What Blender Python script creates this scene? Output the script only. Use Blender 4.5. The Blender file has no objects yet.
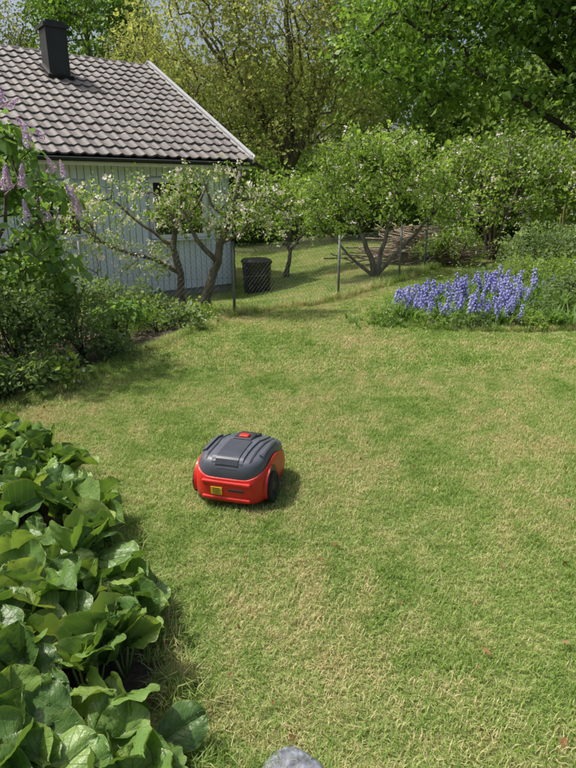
import bpy, math, random
import numpy as np
from mathutils import Vector, Matrix, Euler
R0=np.random.default_rng(7)
random.seed(7)
scene=bpy.context.scene
COL=scene.collection

# ---------------------------------------------------------------- helpers
def smooth(t):
    t=np.clip(t,0,1); return t*t*(3-2*t)
def gh(x,y):
    x=np.asarray(x,float); y=np.asarray(y,float)
    d=-.45*smooth((y-6.5)/6)*smooth((2.5-x)/4)
    near=np.exp(-((x/14)**2+((y-6)/14)**2))
    bed=.17*np.exp(-(((x-3.4)/1.5)**2+((y-8.3)/.9)**2))
    return d+bed+near*(.012*np.sin(x*2.1+.4)*np.cos(y*1.7)+.006*np.sin(x*5.3+y*3.1))
class MB:
    def __init__(s): s.v=[];s.f=[];s.m=[];s.r=[];s.a=None;s.n=0
    def add(s,v,f,m=0,r=None):
        v=np.asarray(v,float).reshape(-1,3)
        s.v.append(v)
        for q in f: s.f.append(tuple(int(i)+s.n for i in q))
        s.m+= [m]*len(f)
        if r is None: r=random.random()
        if np.isscalar(r): s.r+= [float(r)]*len(f)
        else: s.r+= list(r)
        s.n+=len(v)
    def box(s,c,d,m=0,rot=None):
        x,y,z=[k/2 for k in d]
        v=np.array([[-x,-y,-z],[x,-y,-z],[x,y,-z],[-x,y,-z],[-x,-y,z],[x,-y,z],[x,y,z],[-x,y,z]])
        if rot is not None: v=v@np.array(Euler(rot).to_matrix()).T
        s.add(v+np.array(c),[(0,3,2,1),(4,5,6,7),(0,1,5,4),(1,2,6,5),(2,3,7,6),(3,0,4,7)],m)
    def tube(s,P,rad,n=6,m=0,cap=True):
        P=np.asarray(P,float); k=len(P)
        rad=np.ones(k)*rad if np.isscalar(rad) else np.asarray(rad)
        T=np.gradient(P,axis=0); T/=np.linalg.norm(T,axis=1)[:,None]+1e-9
        ref=np.array([0,0,1.]) if abs(T[0][2])<.9 else np.array([1.,0,0])
        V=[]
        A=np.cross(T[0],ref);A/=np.linalg.norm(A)
        for i in range(k):
            A=A-T[i]*A.dot(T[i]); A/=np.linalg.norm(A)+1e-9
            B=np.cross(T[i],A)
            for j in range(n):
                a=2*math.pi*j/n
                V.append(P[i]+rad[i]*(math.cos(a)*A+math.sin(a)*B))
        F=[(i*n+j,i*n+(j+1)%n,(i+1)*n+(j+1)%n,(i+1)*n+j) for i in range(k-1) for j in range(n)]
        if cap: F.append(tuple(range(n))[::-1]); F.append(tuple((k-1)*n+j for j in range(n)))
        s.add(V,F,m)
    def mesh(s,name,mats,smoothf=False):
        me=bpy.data.meshes.new(name)
        v=np.concatenate(s.v)
        me.from_pydata(v.tolist(),[],s.f)
        for x in mats: me.materials.append(x)
        me.polygons.foreach_set('material_index',s.m)
        a=me.attributes.new('rnd','FLOAT','FACE'); a.data.foreach_set('value',s.r)
        if s.a is not None:
            b=me.attributes.new('luv','FLOAT_VECTOR','POINT'); b.data.foreach_set('vector',np.concatenate(s.a).ravel())
        if smoothf: me.polygons.foreach_set('use_smooth',[True]*len(me.polygons))
        me.update(); return me
    def obj(s,name,mats,parent=None,smoothf=False,link=True):
        o=bpy.data.objects.new(name,s.mesh(name,mats,smoothf))
        if link: COL.objects.link(o)
        if parent: o.parent=parent
        return o
def empty(name,loc=(0,0,0),rz=0):
    e=bpy.data.objects.new(name,None); e.location=loc; e.rotation_euler=(0,0,rz); COL.objects.link(e); return e

# ---------------------------------------------------------------- materials
def newmat(name):
    m=bpy.data.materials.new(name); m.use_nodes=True
    nt=m.node_tree; b=nt.nodes['Principled BSDF']; return m,nt,b
def N(nt,t,**k):
    n=nt.nodes.new(t)
    for a,v in k.items(): setattr(n,a,v)
    return n
def mth(nt,op,a,b=None,c=None):
    n=nt.nodes.new('ShaderNodeMath'); n.operation=op
    for i,x in enumerate((a,b,c)):
        if x is None: continue
        if isinstance(x,(int,float)): n.inputs[i].default_value=x
        else: nt.links.new(x,n.inputs[i])
    return n.outputs[0]
def ramp(nt,fac,stops):
    r=nt.nodes.new('ShaderNodeValToRGB'); e=r.color_ramp.elements
    while len(e)<len(stops): e.new(.5)
    for i,(p,c) in enumerate(stops): e[i].position=p; e[i].color=(*c,1)
    nt.links.new(fac,r.inputs[0]); return r.outputs[0]
def noise(nt,scale,detail=3,co=None,rough=.5):
    n=nt.nodes.new('ShaderNodeTexNoise'); n.inputs['Scale'].default_value=scale; n.inputs['Detail'].default_value=detail
    n.inputs['Roughness'].default_value=rough
    if co is not None: nt.links.new(co,n.inputs['Vector'])
    return n.outputs[0]
def mixc(nt,f,a,b):
    n=nt.nodes.new('ShaderNodeMix'); n.data_type='RGBA'
    for s,x in ((n.inputs[0],f),(n.inputs[6],a),(n.inputs[7],b)):
        if isinstance(x,(int,float)): s.default_value=x
        elif isinstance(x,tuple): s.default_value=(*x,1)
        else: nt.links.new(x,s)
    return n.outputs[2]
def bump(nt,b,h,strength=.4,dist=.02):
    n=nt.nodes.new('ShaderNodeBump'); n.inputs['Strength'].default_value=strength; n.inputs['Distance'].default_value=dist
    nt.links.new(h,n.inputs['Height']); nt.links.new(n.outputs[0],b.inputs['Normal'])
def add_translucent(nt,b,colout,amt,gain=(1.5,1.5,.9)):
    out=[n for n in nt.nodes if n.type=='OUTPUT_MATERIAL'][0]
    t=nt.nodes.new('ShaderNodeBsdfTranslucent'); ms=nt.nodes.new('ShaderNodeMixShader'); ms.inputs[0].default_value=amt
    g=nt.nodes.new('ShaderNodeMix'); g.data_type='RGBA'; g.blend_type='MULTIPLY'; g.inputs[0].default_value=1
    nt.links.new(colout,g.inputs[6]); g.inputs[7].default_value=(*gain,1)
    nt.links.new(g.outputs[2],t.inputs[0])
    nt.links.new(b.outputs[0],ms.inputs[1]); nt.links.new(t.outputs[0],ms.inputs[2]); nt.links.new(ms.outputs[0],out.inputs[0])
def foliage(name,stops,trans=.45,rough=.5,ns=.7,spec=.35,w=(.45,.25,.5),light=False):
    m,nt,b=newmat(name)
    at=N(nt,'ShaderNodeAttribute',attribute_name='rnd'); oi=N(nt,'ShaderNodeAttribute',attribute_name='crnd'); g=N(nt,'ShaderNodeNewGeometry')
    nz=noise(nt,ns,1,g.outputs['Position'])
    f=mth(nt,'ADD',mth(nt,'MULTIPLY',at.outputs['Fac'],w[0]),mth(nt,'MULTIPLY',oi.outputs['Fac'],w[1]))
    f=mth(nt,'ADD',f,mth(nt,'MULTIPLY',mth(nt,'SUBTRACT',nz,.3),w[2]*1.6))
    c=ramp(nt,f,stops)
    if light:
        nt.nodes.remove(b); b=nt.nodes.new('ShaderNodeBsdfDiffuse'); nt.links.new(c,b.inputs['Color'])
    else:
        nt.links.new(c,b.inputs['Base Color']); b.inputs['Roughness'].default_value=rough; b.inputs['Specular IOR Level'].default_value=spec
    add_translucent(nt,b,c,trans); return m
def plain(name,col,rough=.5,var=.15,scale=8,bmp=0,metal=0,spec=.5):
    m,nt,b=newmat(name)
    tc=N(nt,'ShaderNodeTexCoord')
    nz=noise(nt,scale,5,tc.outputs['Object'])
    lo=tuple(c*(1-var) for c in col); hi=tuple(min(1,c*(1+var)) for c in col)
    nt.links.new(ramp(nt,nz,[(.3,lo),(.7,hi)]),b.inputs['Base Color'])
    b.inputs['Roughness'].default_value=rough; b.inputs['Metallic'].default_value=metal; b.inputs['Specular IOR Level'].default_value=spec
    if bmp: bump(nt,b,nz,bmp,.01)
    return m
def bark(name,c1,c2,scale=12):
    m,nt,b=newmat(name); g=N(nt,'ShaderNodeNewGeometry')
    mp=N(nt,'ShaderNodeMapping'); mp.inputs['Scale'].default_value=(1,1,.35); nt.links.new(g.outputs['Position'],mp.inputs[0])
    nz=noise(nt,scale,6,mp.outputs[0],.65)
    nt.links.new(ramp(nt,nz,[(.35,c1),(.65,c2)]),b.inputs['Base Color']); b.inputs['Roughness'].default_value=.9
    bump(nt,b,nz,.8,.03); return m

M_apple=foliage('apple_leaf',[(0,(.11,.19,.035)),(.5,(.20,.31,.06)),(1,(.34,.45,.11))])
M_spring=foliage('spring_leaf',[(0,(.19,.22,.08)),(.5,(.32,.35,.13)),(1,(.48,.50,.23))],ns=.4,trans=.45,light=True)
M_maple=foliage('maple_leaf',[(0,(.055,.12,.02)),(.5,(.13,.24,.04)),(1,(.27,.40,.08))],ns=.5,trans=.4)
M_far=foliage('distant_leaf',[(0,(.09,.15,.04)),(.5,(.17,.25,.07)),(1,(.28,.36,.12))],ns=.3,trans=.45,light=True)
M_dark=foliage('hedge_leaf',[(0,(.05,.095,.025)),(.5,(.10,.17,.04)),(1,(.18,.26,.07))],ns=.4,light=True)
M_lilac=foliage('lilac_leaf',[(0,(.08,.17,.04)),(.5,(.14,.25,.06)),(1,(.23,.35,.10))],ns=1.5)
M_shrub=foliage('shrub_leaf',[(0,(.08,.14,.05)),(.5,(.15,.23,.08)),(1,(.26,.34,.14))],ns=1.5)
M_whitefl=foliage('white_blossom',[(0,(.62,.55,.55)),(1,(.8,.78,.76))],trans=.3)
M_lilacfl=foliage('lilac_blossom',[(0,(.40,.27,.58)),(1,(.66,.52,.78))],trans=.35)
M_bluefl=foliage('bluebell_blossom',[(0,(.19,.19,.5)),(.5,(.30,.30,.70)),(1,(.46,.46,.85))],trans=.35)
M_strap=foliage('bulb_leaf',[(0,(.09,.18,.035)),(1,(.21,.34,.08))],ns=3)
M_bark=bark('bark_grey',(.055,.045,.036),(.18,.15,.12))
M_bark2=bark('bark_mossy',(.06,.052,.035),(.21,.18,.13),18)
M_bark3=bark('bark_dark',(.025,.02,.016),(.08,.065,.05))
def worn(nt,P):
    """faint trodden track leading from the middle of the lawn to the gap by the fence (x = .25+.045*y)"""
    sp=N(nt,'ShaderNodeSeparateXYZ'); nt.links.new(P,sp.inputs[0])
    cx=mth(nt,'MULTIPLY_ADD',sp.outputs[1],.13,-.15)
    d=mth(nt,'ABSOLUTE',mth(nt,'SUBTRACT',sp.outputs[0],cx))
    t=mth(nt,'MAXIMUM',mth(nt,'SUBTRACT',1,mth(nt,'DIVIDE',d,.75)),0)
    return mth(nt,'MULTIPLY',t,.05)
def grassmat():
    m,nt,b=newmat('grass_blade')
    at=N(nt,'ShaderNodeAttribute',attribute_name='rnd'); g=N(nt,'ShaderNodeNewGeometry')
    P=g.outputs['Position']
    n1=noise(nt,.9,3,P,.7); n2=noise(nt,7,2,P,.6)
    f=mth(nt,'ADD',mth(nt,'MULTIPLY',at.outputs['Fac'],.32),mth(nt,'MULTIPLY',n2,.5))
    f=mth(nt,'ADD',f,mth(nt,'MULTIPLY',mth(nt,'SUBTRACT',n1,.22),.65))
    green=ramp(nt,f,[(.25,(.095,.18,.032)),(.52,(.22,.34,.07)),(.85,(.43,.51,.17))])
    dry=ramp(nt,at.outputs['Fac'],[(0,(.34,.28,.13)),(1,(.66,.57,.34))])
    pt=mth(nt,'ADD',mth(nt,'MULTIPLY',n1,.66),mth(nt,'MULTIPLY',n2,.38))
    pt=mth(nt,'ADD',pt,mth(nt,'MULTIPLY',at.outputs['Fac'],.22))
    pt=mth(nt,'ADD',pt,worn(nt,P))
    k=ramp(nt,pt,[(.64,(0,0,0)),(.75,(.92,.92,.92))])
    c=mixc(nt,k,green,dry)
    nt.links.new(c,b.inputs['Base Color']); b.inputs['Roughness'].default_value=.5; b.inputs['Specular IOR Level'].default_value=.28
    add_translucent(nt,b,c,.35,(1.3,1.3,.95)); return m
M_grass=grassmat()
def groundmat():
    m,nt,b=newmat('ground'); g=N(nt,'ShaderNodeNewGeometry'); P=g.outputs['Position']
    a=noise(nt,1.2,6,P,.7); d=noise(nt,40,4,P,.7)
    c=mixc(nt,.5,ramp(nt,a,[(.3,(.12,.17,.04)),(.6,(.18,.23,.06)),(.75,(.26,.24,.11))]),ramp(nt,d,[(.35,(.09,.10,.03)),(.65,(.24,.27,.10))]))
    nt.links.new(c,b.inputs['Base Color']); b.inputs['Roughness'].default_value=.95; bump(nt,b,d,.8,.02); return m
M_ground=groundmat()
M_soil=plain('soil',(.075,.055,.038),.95,.5,25,.9)

# ---------------------------------------------------------------- world + sun
az=math.radians(-80); el=math.radians(60)
w=bpy.data.worlds.new('World'); scene.world=w; w.use_nodes=True
nt=w.node_tree; bg=nt.nodes['Background']; sk=nt.nodes.new('ShaderNodeTexSky'); sk.sky_type='NISHITA'; sk.sun_disc=False
sk.sun_elevation=el; sk.sun_rotation=az; sk.air_density=1.0; sk.dust_density=7
nt.links.new(sk.outputs[0],bg.inputs[0]); bg.inputs[1].default_value=.15
S=Vector((math.sin(az)*math.cos(el),math.cos(az)*math.cos(el),math.sin(el)))
L=bpy.data.lights.new('sun','SUN'); L.energy=4.7; L.angle=math.radians(.9); L.color=(1,.955,.89)
lo=bpy.data.objects.new('sun',L); lo.rotation_euler=S.to_track_quat('Z','Y').to_euler(); lo.location=(0,0,20); COL.objects.link(lo)
scene.view_settings.view_transform='Standard'; scene.view_settings.look='None'; scene.view_settings.exposure=0
cam=bpy.data.cameras.new('camera'); cam.sensor_fit='VERTICAL'; cam.sensor_height=36; cam.lens=27.04; cam.clip_end=2000; cam.clip_start=.05
co=bpy.data.objects.new('camera',cam); co.location=(0,0,1.6); co.rotation_euler=(math.radians(71.5),0,0); COL.objects.link(co); scene.camera=co

# ---------------------------------------------------------------- ground
def axis(c,fine,ext):
    a=list(np.arange(-c,c+1e-6,fine)); s=fine
    x=c
    pos=[]
    while x<ext: s*=1.35; x+=s; pos.append(x)
    return np.array([-p for p in pos[::-1]]+a+pos)
gx=axis(12,.25,700); gy=axis(12,.25,700)+6
XX,YY=np.meshgrid(gx,gy); ZZ=gh(XX,YY)
mb=MB(); nx=len(gx); ny=len(gy)
mb.add(np.stack([XX,YY,ZZ],-1).reshape(-1,3),[(j*nx+i,j*nx+i+1,(j+1)*nx+i+1,(j+1)*nx+i) for j in range(ny-1) for i in range(nx-1)])
mb.obj('ground',[M_ground],smoothf=True)

# ---------------------------------------------------------------- instancing
def instancer(name,pts,rots,scl,meshes,parent=None,realize=True):
    """pts Nx3, rots Nx3 euler, scl N ; meshes: list of mesh datablocks"""
    key=meshes[0].name
    if key not in instancer.c:
        c=bpy.data.collections.new(key+'_parts')
        for i,me in enumerate(meshes):
            o=bpy.data.objects.new('%s_part_%02d'%(key,i),me); c.objects.link(o)
        ng=bpy.data.node_groups.new('scatter_'+key,'GeometryNodeTree')
        ng.interface.new_socket('Geometry',in_out='INPUT',socket_type='NodeSocketGeometry')
        ng.interface.new_socket('Geometry',in_out='OUTPUT',socket_type='NodeSocketGeometry')
        gi=ng.nodes.new('NodeGroupInput'); go=ng.nodes.new('NodeGroupOutput')
        ip=ng.nodes.new('GeometryNodeInstanceOnPoints'); ci=ng.nodes.new('GeometryNodeCollectionInfo')
        ci.inputs['Collection'].default_value=c; ci.inputs['Separate Children'].default_value=True; ci.inputs['Reset Children'].default_value=True
        def na(n,t):
            a=ng.nodes.new('GeometryNodeInputNamedAttribute'); a.data_type=t; a.inputs['Name'].default_value=n
            return [o for o in a.outputs if o.enabled and o.name=='Attribute'][0]
        ng.links.new(gi.outputs[0],ip.inputs['Points']); ng.links.new(ci.outputs[0],ip.inputs['Instance'])
        ip.inputs['Pick Instance'].default_value=True
        ng.links.new(na('idx','INT'),ip.inputs['Instance Index'])
        ng.links.new(na('rot','FLOAT_VECTOR'),ip.inputs['Rotation'])
        ng.links.new(na('scl','FLOAT_VECTOR'),ip.inputs['Scale'])
        if realize:
            rz=ng.nodes.new('GeometryNodeRealizeInstances'); ng.links.new(ip.outputs[0],rz.inputs[0]); ng.links.new(rz.outputs[0],go.inputs[0])
        else: ng.links.new(ip.outputs[0],go.inputs[0])
        instancer.c[key]=ng
    ng=instancer.c[key]
    pts=np.asarray(pts,float); n=len(pts)
    me=bpy.data.meshes.new(name); me.from_pydata(pts.tolist(),[],[])
    a=me.attributes.new('rot','FLOAT_VECTOR','POINT'); a.data.foreach_set('vector',np.asarray(rots,float).ravel())
    s=np.asarray(scl,float); s=np.repeat(s[:,None],3,1) if s.ndim==1 else s
    a=me.attributes.new('scl','FLOAT_VECTOR','POINT'); a.data.foreach_set('vector',s.ravel())
    a=me.attributes.new('idx','INT','POINT'); a.data.foreach_set('value',R0.integers(0,len(meshes),n).astype(np.int32))
    a=me.attributes.new('crnd','FLOAT','POINT'); a.data.foreach_set('value',R0.random(n).astype(np.float32))
    o=bpy.data.objects.new(name,me); COL.objects.link(o)
    md=o.modifiers.new('scatter','NODES'); md.node_group=ng
    if parent: o.parent=parent
    return o
instancer.c={}
def norm(a): return a/(np.linalg.norm(a,axis=-1,keepdims=True)+1e-9)
def leaves(mb,rng,pos,size,up=.5,wid=.36,mat=0,droop=.3,outw=.5,sv=.35,simple=False):
    n=len(pos)
    a=norm(norm(pos)*outw+rng.normal(size=(n,3))*.7+np.array([0,0,-droop]))
    nr=norm(rng.normal(size=(n,3))*.6+np.array([0,0,up*2]))
    s=norm(np.cross(nr,a)); nr=np.cross(a,s)
    sz=(size*(1+sv*rng.normal(size=n)).clip(.4,2))[:,None]
    rr=rng.random(n); F=[];r=[]
    if simple:
        V=np.stack([pos,pos+a*sz*.45+s*sz*wid+nr*sz*.08,pos+a*sz,pos+a*sz*.5-s*sz*wid+nr*sz*.08],1).reshape(-1,3)
        for i in range(n):
            k=4*i; F.append((k,k+3,k+2,k+1)); r.append(rr[i])
    else:
        B=pos; T=pos+a*sz-nr*sz*.12
        L1=pos+a*sz*.32+s*sz*wid*.9+nr*sz*.1; L2=pos+a*sz*.7+s*sz*wid*.7+nr*sz*.05
        R1=pos+a*sz*.32-s*sz*wid*.9+nr*sz*.1; R2=pos+a*sz*.7-s*sz*wid*.7+nr*sz*.05
        V=np.stack([B,L1,L2,T,R2,R1],1).reshape(-1,3)
        for i in range(n):
            k=6*i; F+= [(k,k+3,k+2,k+1),(k,k+5,k+4,k+3)]; r+=[rr[i]]*2
    mb.add(V,F,mat,r)
def clump_set(key,mats,nv,n,R,size,flat=.7,fl=0,fls=.03,seed=1,**k):
    out=[]
    for i in range(nv):
        rng=np.random.default_rng(seed*100+i); mb=MB()
        p=rng.normal(size=(n,3)); p=norm(p)*(rng.random((n,1))**.5)*R*np.array([1,1,flat])
        leaves(mb,rng,p,size,**k)
        if fl:
            c=norm(rng.normal(size=(max(1,fl//4),3)))*R*.85*np.array([1,1,flat])
            q=c[rng.integers(0,len(c),fl)]+rng.normal(size=(fl,3))*fls*1.1
            for P in q:
                nn=norm(P+rng.normal(size=3)*.3*R+np.array([0,0,.3*R])); u=norm(np.cross(nn,[.3,.5,.8])); v=np.cross(nn,u)
                V=[P+ (u*math.cos(t)+v*math.sin(t))*fls*(1 if j%2 else .55)+nn*fls*.25*(j%2) for j,t in enumerate(np.linspace(0,2*math.pi,10,endpoint=False))]
                mb.add(V,[tuple(range(10))],1,rng.random())
        mb.a=None
        me=mb.mesh('%s_%d'%(key,i),mats); out.append(me)
    return out
C_maple=clump_set('maple_clump',[M_maple],5,140,.6,.085,flat=.6,seed=1,wid=.42,simple=True)
C_spring=clump_set('spring_clump',[M_spring],4,80,.6,.075,flat=.9,seed=2,simple=True)
C_dark=clump_set('hedge_clump',[M_dark],4,100,.6,.10,flat=.9,seed=3,simple=True)
C_apple=clump_set('apple_clump',[M_apple,M_whitefl],4,34,.17,.05,flat=.9,fl=5,fls=.018,seed=4)
C_appleb=clump_set('apple_bloom_clump',[M_apple,M_whitefl],4,20,.15,.042,flat=.9,fl=11,fls=.02,seed=5)
C_whiteb=clump_set('white_shrub_clump',[M_apple,M_whitefl],4,50,.24,.055,flat=.9,fl=12,fls=.02,seed=6,simple=True)
C_lilac=clump_set('lilac_clump',[M_lilac],4,20,.15,.062,seed=7,wid=.46)
C_shrub=clump_set('shrub_clump',[M_shrub],5,46,.17,.038,seed=8)
C_herb=clump_set('herb_clump',[M_apple,M_whitefl],5,40,.17,.036,seed=18,fl=2,fls=.012,wid=.3)
C_farl=clump_set('far_clump',[M_far],4,130,1.0,.17,flat=.8,seed=10,wid=.45,simple=True)

# ---------------------------------------------------------------- tree generator
def tree(name,base,polys,blobs,ncl,clumps,cs,barkm,seed,rtip=.01,ex=.45,surf=.5,seg=.4,csv=.3,top_bias=0,extra_twig=0,nside=7):
    rng=np.random.default_rng(seed); base=np.array(base,float)
    pos=[];par=[];rmin=[];plen=[]
    for pl,(r0,r1) in polys:
        pl=np.array(pl,float)
        pp=[pl[0]]
        for a,b in zip(pl[:-1],pl[1:]):
            k=max(1,int(np.linalg.norm(b-a)/seg))
            for i in range(1,k+1): pp.append(a+(b-a)*i/k+(rng.normal(size=3)*seg*.07 if i<k else 0))
        if pos:
            d=np.linalg.norm(np.array(pos)-pp[0],axis=1); cur=int(d.argmin())
            if d[cur]>.25: cur=-1
        else: cur=-1
        for i,p in enumerate(pp):
            if i==0 and cur>=0: continue
            L0=0 if cur<0 else plen[cur]+np.linalg.norm(p-pos[cur])
            pos.append(p);par.append(cur);rmin.append(r0+(r1-r0)*i/(len(pp)-1));plen.append(L0);cur=len(pos)-1
    wts=np.array([b[1][0]*b[1][1]*b[1][2] for b in blobs],float)**.75; wts/=wts.sum()
    T=[]
    for b in rng.choice(len(blobs),ncl,p=wts):
        c,r=blobs[b]; u=norm(rng.normal(size=3)); u[2]=u[2] if u[2]>-.6 else -u[2]
        q=(1-surf)*rng.random()**(1/3)+surf*(.75+.3*rng.random())
        T.append(np.array(c)+u*q*np.array(r))
    T=np.array(T)
    order=np.argsort([min(np.linalg.norm(np.array(pos)-t,axis=1)) for t in T])
    cnt_end=[]
    for ti in order:
        t=T[ti]; P=np.array(pos); d=np.linalg.norm(P-t,axis=1)
        cost=d+.25*np.array(plen)+ (P[:,2]>t[2])*.3*d
        cost[:1]+=5
        c=int(cost.argmin()); D=d[c]; k=max(1,int(math.ceil(D/seg)))
        a=P[c]; cur=c; bow=np.array([0,0,.12*D])+rng.normal(size=3)*.06*D
        for i in range(1,k+1):
            f=i/k; p=a+(t-a)*f+bow*math.sin(math.pi*f)+(rng.normal(size=3)*seg*.1 if i<k else 0)
            L0=plen[cur]+np.linalg.norm(p-pos[cur]); pos.append(p);par.append(cur);rmin.append(0);plen.append(L0);cur=len(pos)-1
        cnt_end.append(cur)
    n=len(pos); cnt=np.zeros(n); 
    for e in cnt_end: cnt[e]+=1
    for i in range(n-1,-1,-1):
        if par[i]>=0: cnt[par[i]]+=cnt[i]
    rad=np.maximum(rtip*np.maximum(cnt,1)**ex,np.array(rmin))
    P=np.array(pos); ch=[[] for _ in range(n)]
    for i in range(n):
        if par[i]>=0: ch[par[i]].append(i)
    mb=MB(); starts=[(i,-1) for i in range(n) if par[i]<0]
    while starts:
        s,pp=starts.pop(); chain=[s]; 
        while ch[chain[-1]]:
            cs_=sorted(ch[chain[-1]],key=lambda q:-rad[q]); 
            for o in cs_[1:]: starts.append((o,chain[-1]))
            chain.append(cs_[0])
        pts=[P[i] for i in chain]; rr=[rad[i] for i in chain]
        if pp>=0: pts=[P[pp]]+pts; rr=[min(rad[pp],rr[0]*1.15)]+rr
        if pp<0: rr[0]*=1.35
        if len(pts)<2: continue
        mb.tube(pts,np.array(rr),nside if rr[0]>.03 else 4,0)
    e=empty(name,tuple(base)); 
    o=mb.obj('trunk_and_branches',[barkm],e,True)
    E=P[cnt_end]; k=len(E)
    if extra_twig:
        ce=set(cnt_end)
        ex_i=[i for i in range(n) if cnt[i]<=3 and rad[i]<rtip*2.2 and i not in ce]
        ex_i=[i for i in ex_i if rng.random()<extra_twig]
        if ex_i: E=np.concatenate([E,P[ex_i]]); k=len(E)
    E=E+rng.normal(size=E.shape)*.05*cs
    instancer('foliage',E,np.stack([rng.normal(size=k)*.4,rng.normal(size=k)*.4,rng.random(k)*6.28],1),cs*(1+csv*rng.normal(size=k)).clip(.45,1.8),clumps,e)
    return e

# big maple, right background
tree('maple_tree',(9.2,17.5,0),
  [([(0,0,0),(-.1,0,1.5),(-.3,0,3)],(.34,.28)),
   ([(-.3,0,3),(-1.4,-.3,4.3),(-3,-.6,5.3),(-5,-1,6.2)],(.2,.07)),
   ([(-.3,0,3),(-.4,.3,5),(-.9,.3,8),(-1,.3,10)],(.22,.08)),
   ([(-.3,0,2.6),(1.5,-.2,4.5),(3,-.3,7)],(.18,.07)),
   ([(-.2,0,2.2),(-2.0,-.8,3.3),(-3.8,-1.6,3.9)],(.12,.04))],
  [((-1,0,7.6),(4.4,3.6,3.2)),((-4.6,-.8,6.6),(3.0,2.6,2.9)),((3.2,0,6.4),(3.2,3,3.2)),((-3.2,-1.5,4.5),(3.2,2,1.6)),((.8,-1.6,4.7),(3,2,1.9)),((-5.6,-.8,4.9),(2.3,1.8,1.7)),((-1.2,-1.8,6),(3.5,1.5,2))],
  740,C_maple,1.15,M_bark3,11,rtip=.014,ex=.42,surf=.45,seg=.6)
# centre spring tree
tree('oak_tree',(.1,22,-.4),
  [([(0,0,0),(.05,0,1.6),(-.1,0,3.2)],(.24,.19)),
   ([(-.1,0,3.2),(-1.5,0,4.8),(-3,-.3,7)],(.12,.05)),
   ([(-.1,0,3.2),(0,.2,6),(-.3,0,10)],(.14,.05)),
   ([(-.1,0,2.8),(1,-.2,4.8),(1.8,0,7.2)],(.11,.04)),
   ([(0,0,2.2),(-1.6,-.4,3.2),(-3.4,-.8,4.3)],(.08,.04))],
  [((-.3,0,7.0),(3.1,2.4,3.6)),((-3.2,0,6.3),(2.7,2.2,3.2)),((-4.8,0,5.0),(2.0,1.8,2.2)),((1.6,0,5.8),(1.9,2,3.3)),((-.6,-1,3.9),(2.8,1.5,1.4))],
  640,C_spring,1.1,M_bark,12,rtip=.010,ex=.43,surf=.25,seg=.6,extra_twig=.3)
# trees behind house
for i,(x,y,h,r) in enumerate([(-12.5,24,10.5,3.0),(-8.0,26,10.5,2.8),(-17,24,11,3.2)]):
    tree('birch_tree',(x,y,-.4),[([(0,0,0),(.1,0,h*.35),(0,.1,h*.8)],(.2,.06))],
      [((0,0,h*.7),(r,r,h*.34)),((r*.6,0,h*.6),(r*.6,r*.6,h*.25))],210,C_spring if i!=1 else C_maple,1.15,M_bark,20+i,rtip=.012,surf=.3,seg=.6,extra_twig=.2)
# distant mass of trees
rng=np.random.default_rng(5)
def mass(name,regs,clumps,sc):
    P=[]
    for (cx,cy,cz,rx,ry,rz,n) in regs:
        u=norm(rng.normal(size=(n,3))); q=(.55+.5*rng.random((n,1)))
        p=np.array([cx,cy,cz])+u*q*np.array([rx,ry,rz]); P.append(p[p[:,2]>-.5]); 
    P=np.concatenate(P); n=len(P)
    return instancer(name,P,np.stack([rng.normal(size=n)*.4,rng.normal(size=n)*.4,rng.random(n)*6.28],1),sc*(.7+.6*rng.random(n)),clumps)
regs=[]
for i in range(26):
    a=math.radians(-95+190*i/25); d=32+rng.random()*7
    regs.append((math.sin(a)*d,6+math.cos(a)*d,3.9+rng.random()*1.0,4.4,2.8,4.9+rng.random()*1.8,80))
mass('distant_trees',regs,C_farl,1.7)
mass('hedge',[(-9,22.5,.8,3.2,1.2,1.7,150),(-4.5,24,.9,3.4,1.3,2.4,180),(0,25.5,1,3.2,1.3,2.6,180),(4.5,21,1.0,3.4,1.3,2.4,200),(9.5,20.5,1.2,3.6,1.5,2.6,180),(14,18.5,1.2,3,1.6,2.8,130)],C_dark,1.2)

def shrub(name,base,h,r,ncl,clumps,cs,seed,barkm=M_bark,ns=6,rtip=.006,surf=.5,lean=(0,0),flatz=.45,low=.55,**k):
    rg=np.random.default_rng(seed); pol=[]
    for i in range(ns):
        a=6.28*i/ns+rg.random(); q=r*(.25+.35*rg.random())
        pol.append(([(math.cos(a)*.06,math.sin(a)*.06,0),(math.cos(a)*q*.5,math.sin(a)*q*.5,h*.35),(math.cos(a)*q+lean[0]*.5,math.sin(a)*q+lean[1]*.5,h*.68)],(rtip*3.2,rtip*1.4)))
    return tree(name,base,pol,[((lean[0],lean[1],h*low),(r,r,h*flatz)),((lean[0]+r*.4*rg.normal(),lean[1]+r*.3*rg.normal(),h*.5),(r*.7,r*.7,h*.35))],ncl,clumps,cs,barkm,seed,rtip=rtip,surf=surf,seg=.22,nside=5,**k)
z0=lambda x,y: float(gh(x,y))
shrub('white_flowering_shrub',(4.9,14.2,0),2.9,1.9,300,C_whiteb,1.15,31,ns=8,rtip=.008)
shrub('white_flowering_shrub',(7.3,12.9,0),3.1,1.9,300,C_whiteb,1.15,32,ns=8,rtip=.008)
shrub('garden_shrub',(4.3,9.9,0),1.0,.8,130,C_shrub,1.0,33)
shrub('garden_shrub',(5.8,10.3,0),1.25,.9,150,C_shrub,1.1,34)
shrub('garden_shrub',(3.6,12.6,0),.8,.6,70,C_apple,.8,35)
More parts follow.
